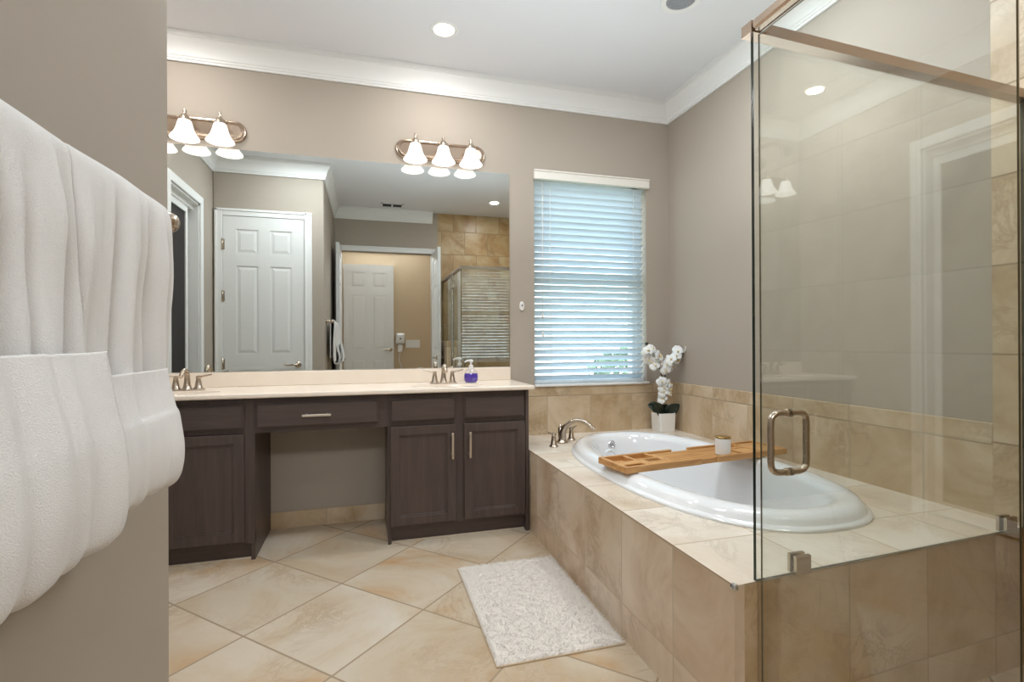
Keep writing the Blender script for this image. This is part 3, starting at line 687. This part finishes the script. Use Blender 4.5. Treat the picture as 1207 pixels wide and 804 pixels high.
# ------------------------------------------------------------------ orchid
ox, oy = 1.905, 2.985
r = thing('potted_orchid', 'white artificial orchid in a square white pot on the tub deck corner', 'potted plant', (ox, oy, ZD))
def rsq(w, z, rad=.012, n=5):
    o = []
    for cxs, cys, a0 in ((1,1,0),(-1,1,PI/2),(-1,-1,PI),(1,-1,3*PI/2)):
        for k in range(n): a = a0+PI/2*k/(n-1); o.append((ox+cxs*(w-rad)+rad*math.cos(a), oy+cys*(w-rad)+rad*math.sin(a), ZD+z))
    return o
b = B(); rings(b, [rsq(.055,.001),rsq(.057,.01),rsq(.060,.118),rsq(.060,.124),rsq(.056,.124),rsq(.054,.105)], True, True, False); obj('pot', b, M_ceramic, r, 40)
b = B(); rings(b, [rsq(.055,.104), rsq(.055,.110), rsq(.03,.118)], True, True, True); obj('moss', b, M_moss, r, 40)
def leafblade(bm, pts, w, ndir):
    P = smoothpath(pts, 5); n = len(P); rs = []
    for i, p in enumerate(P):
        t = (P[min(i+1, n-1)]-P[max(i-1, 0)]).normalized(); sd = t.cross(Vector(ndir)).normalized(); nn = sd.cross(t); u = i/(n-1)
        ww = w*math.sin(PI*min(1, .08+.92*u)**.8)**.75+.001
        rs.append([p+sd*ww*q+nn*(.25*ww*abs(q)) for q in (-1,-.6,-.25,0,.25,.6,1)])
    vr = [[bm.verts.new(p) for p in rr] for rr in rs]
    for a, c in zip(vr[:-1], vr[1:]):
        for j in range(6): bm.faces.new((a[j], a[j+1], c[j+1], c[j])).smooth = True
zt = ZD+.112
for pts, w in (([(ox-.01,oy-.01,zt),(ox-.05,oy-.03,zt+.04),(ox-.10,oy-.045,zt+.085)], .040), ([(ox+.01,oy-.01,zt),(ox+.05,oy-.03,zt+.035),(ox+.095,oy-.045,zt+.068)], .040), ([(ox,oy+.01,zt),(ox-.05,oy+.03,zt+.05),(ox-.09,oy+.045,zt+.06)], .034), ([(ox,oy+.01,zt),(ox+.04,oy+.03,zt+.03),(ox+.08,oy+.05,zt+.04)], .034)):
    b = B(); leafblade(b, pts, w, (0,-1,.25)); o = obj('leaf', b, M_leaf, r, recalc=False); so = o.modifiers.new('thick', 'SOLIDIFY'); so.thickness = .003
s1 = [(ox-.005,oy,zt-.01),(ox-.008,oy-.01,.70),(ox-.02,oy-.012,.82),(ox-.07,oy-.02,.93),(ox-.12,oy-.02,1.01),(ox-.145,oy-.02,1.025)]
s2 = [(ox+.004,oy,zt-.01),(ox+.004,oy-.005,.70),(ox+.012,oy-.01,.83),(ox+.05,oy-.02,.93),(ox+.105,oy-.03,1.0),(ox+.19,oy-.05,1.035)]
s3 = [(ox+.0,oy-.004,zt-.01),(ox-.003,oy-.012,.62),(ox-.006,oy-.02,.74),(ox-.018,oy-.03,.80)]
for s in (s1, s2, s3):
    b = B(); tube(b, s, [.0042,.0035,.002], 8); obj('stem', b, M_stem, r, 60)
b = B(); tube(b, [(ox+.008,oy+.004,zt-.01),(ox-.001,oy+.004,.88)], .0028, 6, smooth=False); obj('stake', b, M_bam, r, 60)
rf = random.Random(5)
def flower(c, nrm, s=.037):
    c = Vector(c); nz = Vector(nrm).normalized(); q = Vector((0,0,1)).rotation_difference(nz); roll = rf.uniform(-.4,.4)
    b = B()
    for a, L, w in ((90,1,.42),(210,.95,.42),(330,.95,.42),(20,1.05,.62),(160,1.05,.62)):
        a = math.radians(a)+roll; dirv = Vector((math.cos(a), math.sin(a), 0)); sd = Vector((-math.sin(a), math.cos(a), 0))
        vr = []
        for i in range(6):
            u = i/5; ww = w*s*math.sin(PI*(.06+.90*u))**.7; p = dirv*(L*s*u)+Vector((0,0,.18*s*math.sin(u*PI)-.10*s*u*u))
            vr.append([b.verts.new(c+q@(p+sd*ww*k+Vector((0,0,-.12*s*abs(k))))) for k in (-1,-.5,0,.5,1)])
        for m_, n_ in zip(vr[:-1], vr[1:]):
            for j in range(4): b.faces.new((m_[j], m_[j+1], n_[j+1], n_[j])).smooth = True
    o = obj('flower', b, M_petal, r, recalc=False)
    b = B(); lathe(b, [(.001,.012),(.005,.010),(.007,.004),(.004,-.002)], c+nz*.004, nz, 8); obj('flower_lip', b, M_lip, o, recalc=True)
def along(pts, t0, t1, n, down, spread):
    P = smoothpath(pts, 8)
    for i in range(n):
        t = t0+(t1-t0)*i/(n-1); p = P[int(t*(len(P)-1))]; s = 1 if i % 2 else -1
        flower(p+Vector((s*spread*rf.uniform(.5,1.1), -.012-rf.uniform(0,.03), down+rf.uniform(-.020,.020))), (s*.6+rf.uniform(-.4,.4), -1, rf.uniform(-.5,.6)))
along(s1, .56, .93, 10, -.035, .040); along(s2, .50, .84, 13, -.014, .042); along(s3, .60, .98, 7, -.035, .030)
for s, t in ((s1, 1.0), (s2, 1.0), (s2, .95), (s2, .90), (s1, .95), (s3, .97), (s3, .9)):
    P = smoothpath(s, 8); p = P[int(t*(len(P)-1))]; b = B(); lathe(b, [(.001,-.011),(.008,-.005),(.0085,.003),(.001,.012)], p+Vector((0,-.012,.004)), (.6,-.3,.5), 10); obj('bud', b, M_bud, r, 60)

# ------------------------------------------------------------------ shower glass
def pane_bm(p0, p1, z0, z1, t):
    """vertical glass slab between plan points p0,p1, thickness t; faces 0 = glass, edges 1"""
    b = B(); a, c = Vector((*p0, 0)), Vector((*p1, 0)); n = Vector((-(c-a).y, (c-a).x, 0)).normalized()*t/2
    vs = [b.verts.new((p.x, p.y, z)) for z in (z0, z1) for p in (a-n, c-n, c+n, a+n)]
    for f, mi in (((0,1,5,4),0),((2,3,7,6),0),((1,2,6,5),1),((3,0,4,7),1),((3,2,1,0),1),((4,5,6,7),1)): b.faces.new([vs[i] for i in f]).material_index = mi
    return b
YG0, YG1 = 1.052, 1.106; GX1 = XR-TT-.002; ZH0, ZH1 = 1.800, 1.828
def yg(x): return YG0+(YG1-YG0)*(x-XG)/(2.02-XG)
r = thing('shower_screen', 'fixed frameless glass panel with metal header above the near end of the tub deck', 'shower screen', (XG, YG0, ZD))
obj('glass_panel', pane_bm((XG, YG0), (GX1, yg(GX1)), ZD+.001, ZH0+.005, .009), [M_glass, M_edge], r)
b = B(); prism(b, [(XG-.025, YG0-.026),(GX1, yg(GX1)-.026),(GX1, yg(GX1)+.008),(XG-.025, YG0+.008)], 'z', ZH0, ZH1); obj('header_rail', b, M_bronze, r)
b = B(); prism(b, [(XG-.026, YG0-.0265),(XG+.012, YG0-.0265),(XG+.012, YD+.002),(XG-.028, YD+.002)], 'z', ZH0, ZH1); bmesh.ops.bevel(b, geom=b.edges[:], offset=.006, segments=2, affect='EDGES'); obj('header_rail', b, M_bronze, r)
for cx in (1.075, 1.925):
    for s in (-1, 1):
        b = B(); box(b, cx-.024, cx+.024, yg(cx)+s*.010-.005, yg(cx)+s*.010+.005, ZD+.001, ZD+.048, .001, 1); obj('clamp', b, M_nick, r)
b = B(); pb = pane_bm((XG, YD+.01), (XG, .44), 1.0605, ZH0, .009); obj('glass_panel', pb, [M_glass, M_edge], r); b.free()
b = B(); box(b, XG-.012, XG+.012, .440, .462, .0, ZH0, .002); obj('post', b, M_nick, r)
r = thing('shower_door', 'frameless glass shower door with a D shaped pull handle', 'shower door', (XG, .515, .02))
obj('glass_panel', pane_bm((XG, .515), (XG, 1.029), .02, ZH0-.003, .005), [M_glass, M_edge2], r)
b = B(); hz0, hz1, hy, hr = .742, .877, .944, .0074
for s in (-1, 1):
    w = .050
    tube(b, [(XG+s*.003,hy,hz0),(XG+s*(w-.02),hy,hz0),(XG+s*(w-.006),hy,hz0+.006),(XG+s*w,hy,hz0+.02),(XG+s*w,hy,(hz0+hz1)/2),(XG+s*w,hy,hz1-.02),(XG+s*(w-.006),hy,hz1-.006),(XG+s*(w-.02),hy,hz1),(XG+s*.003,hy,hz1)], hr, 16, 5)
    for z in (hz0, hz1): lathe(b, [(.0095,.0045),(.0095,.0085),(.0075,.010)], (XG,hy,z), (s,0,0), 18, True, True)
part(obj('handle', b, M_nick, r, 40), 'brushed nickel D pull handle')
for z in (.25, 1.70):
    b = B(); box(b, XG-.014, XG+.014, .484, .545, z-.045, z+.045, .002); obj('hinge', b, M_nick, r)
r = thing('shower_fixture', 'round shower head on a wall arm inside the shower, glimpsed in the mirror', 'shower', (XR-TT, .25, 1.95))
b = B(); lathe(b, [(.03,0),(.03,.006),(.012,.012)], (XR-TT,.25,1.95), (-1,0,0), 20, True, True); tube(b, [(XR-TT,.25,1.95),(XR-.10,.25,1.97),(XR-.20,.25,1.93),(XR-.24,.25,1.88)], .010, 12); obj('arm', b, M_nick, r, 40)
b = B(); lathe(b, [(.012,.03),(.03,.015),(.062,.004),(.066,-.006),(.060,-.010)], (XR-.25,.25,1.86), (.35,0,1), 28, True, True); obj('head', b, M_nick, r, 40)

# ------------------------------------------------------------------ bath mat
r = thing('bath_mat', 'white shaggy bath mat on the floor beside the tub deck', 'bath mat', (.620, 1.933, 0))
b = B(); box(b, .392, .850, 1.568, 2.298, 0, .006, .002); obj('backing', b, M_rugb, r)
b = B(); rg = random.Random(3)
x0, x1, y0, y1 = .394, .848, 1.570, 2.296
nx, ny = 90, 144
vg = [[b.verts.new((x0+(x1-x0)*i/nx, y0+(y1-y0)*j/ny, .005+(.008+.005*mnoise.noise((i*.22,j*.22,0))) * min(1, min(i,nx-i,j,ny-j)/2.0))) for j in range(ny+1)] for i in range(nx+1)]
for i in range(nx):
    for j in range(ny): b.faces.new((vg[i][j], vg[i+1][j], vg[i+1][j+1], vg[i][j+1])).smooth = True
for k in range(15000):
    x, y = rg.uniform(x0+.002, x1-.002), rg.uniform(y0+.002, y1-.002); ex = min(x-x0, x1-x); ey = min(y-y0, y1-y); low = .006 if min(ex, ey) < .010 else .009
    a = rg.uniform(0, 2*PI); ln = rg.uniform(.008, .015); ox_, oy_ = math.cos(a)*ln*.7, math.sin(a)*ln*.7; w = .0026
    if ex < .012: ox_ = math.copysign(abs(ox_), x-.62)
    if ey < .012: oy_ = math.copysign(abs(oy_), y-1.93)
    A = [b.verts.new((x+w*math.cos(a+q), y+w*math.sin(a+q), low)) for q in (0, 2.1, 4.2)]; T = b.verts.new((x+ox_, y+oy_, low+ln*.75))
    for q in range(3): b.faces.new((A[q], A[(q+1)%3], T)).smooth = True
o = obj('pile', b, M_rug, r, recalc=False); o['kind'] = 'stuff'

# ------------------------------------------------------------------ towel bar and towels
BX, BZ = XW+.060, 1.250
r = thing('towel_bar', 'nickel towel bar on the left wall with a round end knob', 'towel bar', (XW, .66, BZ))
b = B(); tube(b, [(BX,.33,BZ),(BX,.999,BZ)], .009, 14, smooth=False); obj('bar', b, M_nick, r, 40)
for y in (.345, .992):
    b = B(); lathe(b, [(.026,0),(.026,.006),(.017,.012),(.012,.03),(.012,.06)], (XW,y,BZ), (1,0,0), 20, True, True); lathe(b, [(.006,-.018),(.014,-.014),(.018,-.005),(.018,.005),(.014,.014),(.006,.018)], (BX,y,BZ), (0,1,0), 20, True, True); obj('post', b, M_nick, r, 40)
def towel(lab, y0, y1, out, seed, zhem, zbot, amp, fa, fb):
    r = thing('bath_towel', lab, 'towel', (BX, (y0+y1)/2, BZ), group='towels on the towel bar')
    def build(path, wfun, flare):
        P = smoothpath([(d_, 0, z) for d_, z in path], 7); nY = 90; b = B(); n = len(P); rs = []
        for i, p in enumerate(P):
            s = i/(n-1); tn = (P[min(i+1, n-1)]-P[max(i-1, 0)]).normalized(); nd = Vector((tn.z, 0, -tn.x)) * -1
            row = []
            for j in range(nY+1):
                v = j/nY; y = y0+(y1-y0)*v+flare(s, v); wv = wfun(s, p.z)
                ph = seed+.6*mnoise.noise((y*3, p.z*2.0, seed))
                dd = amp*wv*(.8*math.sin(y*62+ph*3)+.75*math.sin(y*118+ph*5+1.3)+.4*math.sin(y*190+ph*4)+.8*mnoise.noise((y*14, p.z*3.0, seed+4)))
                dd += .004*mnoise.noise((y*9, p.z*11, seed+9))
                ed = min(v, 1-v)*(y1-y0); dd -= .006*max(0, 1-ed/.012)**2*min(1, wv+.2)
                q = p+nd*dd; x = max(q.x, .016)
                row.append((XW+x, y, q.z+.004*math.sin(y*7+seed)*(1 if p.z < .9 else .2)))
            rs.append(row)
        rings(b, rs, False); return b
    zb = zbot
    body = [(.034,zb+.06),(.036,1.0),(.040,1.2),(.046,1.252),(.060,1.2645),(.075,1.252),(.080,1.2),(.080+out*.4,1.08),(.082+out*.7,.98),(.084+out*.8,zb+.05),(.090+out*.9,zb+.03)]
    b = build(body, lambda s, z: 0 if s < .42 else min(1, max(0, (1.262-z)/.10)), lambda s, v: 0)
    o = obj('towel_body', b, M_towel, r, recalc=True); so = o.modifiers.new('thick', 'SOLIDIFY'); so.thickness = .006; so.offset = 0
    fold = [(.078+out*.8,zb+.05),(.084+out*.9,zb+.012),(.100+out,zb),(.118+out,zb+.010),(.124+out,zb+.05),(.121+out,zb+.10),(.116+out,(zb+zhem)/2+.03),(.108+out,zhem-.02),(.105+out,zhem)]
    b = build(fold, lambda s, z: .30, lambda s, v: fa*(1-v)+fb*v+.004*math.sin(PI*min(1, s*1.4))*(2*v-1)+.02*max(0, .5-s)*v)
    o2 = obj('folded_hem', b, M_towel, r, recalc=True); so = o2.modifiers.new('thick', 'SOLIDIFY'); so.thickness = .008; so.offset = 0
    return r
towel('white terry towel folded up at the hem, nearest the camera on the towel bar', .26, .665, .010, 1.0, 1.034, .838, .0075, 0, -.035)
towel('white terry towel folded up at its hem, hanging beside the round bar knob', .668, .950, -.012, 2.7, 1.004, .832, .0075, -.03, -.085)

# ------------------------------------------------------------------ small wall items
r = thing('wall_sensor', 'small white oval button on the wall between mirror and window', 'wall button', (.951, YB, 1.272))
b = B(); rings(b, [[(.951+a*math.cos(2*PI*k/28), YB-y, 1.272+c*math.sin(2*PI*k/28)) for k in range(28)] for a, c, y in ((.016,.030,0),(.016,.030,.006),(.013,.027,.011),(.006,.018,.012))], True, True, True); obj('housing', b, M_plastic, r, 40)
b = B(); lathe(b, [(.007,0),(.007,.003),(.005,.004)], (.951,YB-.012,1.277), (0,-1,0), 16, True, True); obj('button', b, M_grey, r, 40)
YH = -1.5
r = thing('hair_dryer', 'white wall mounted hair dryer with cord beside the hall door, seen in the mirror', 'hair dryer', (.46, YH, 1.06))
b = B(); box(b, .40, .53, YH, YH+.07, 1.02, 1.18, .025, 3); obj('holder', b, M_plastic, r, 40)
b = B(); lathe(b, [(.012,0),(.012,.004)], (.465,YH+.07,1.10), (0,1,0), 14, True, True); obj('button', b, M_vent, r, 40)
b = B(); box(b, .43, .50, YH, YH+.05, .90, 1.015, .018, 3); tube(b, [(.465,YH+.03,.90),(.45,YH+.03,.78),(.48,YH+.03,.70),(.47,YH+.02,.62)], .006, 8); obj('cord', b, M_plastic, r, 40)
r = thing('light_switch', 'wide white four gang switch plate on the hall wall, seen in the mirror', 'light switch', (.64, YH, 1.02))
b = B(); box(b, .545, .755, YH, YH+.006, .965, 1.08, .002); obj('plate', b, M_plastic, r)
for i in range(4):
    b = B(); box(b, .566+i*.047, .592+i*.047, YH+.004, YH+.010, .99, 1.055, .002); obj('switch', b, M_plastic, r)
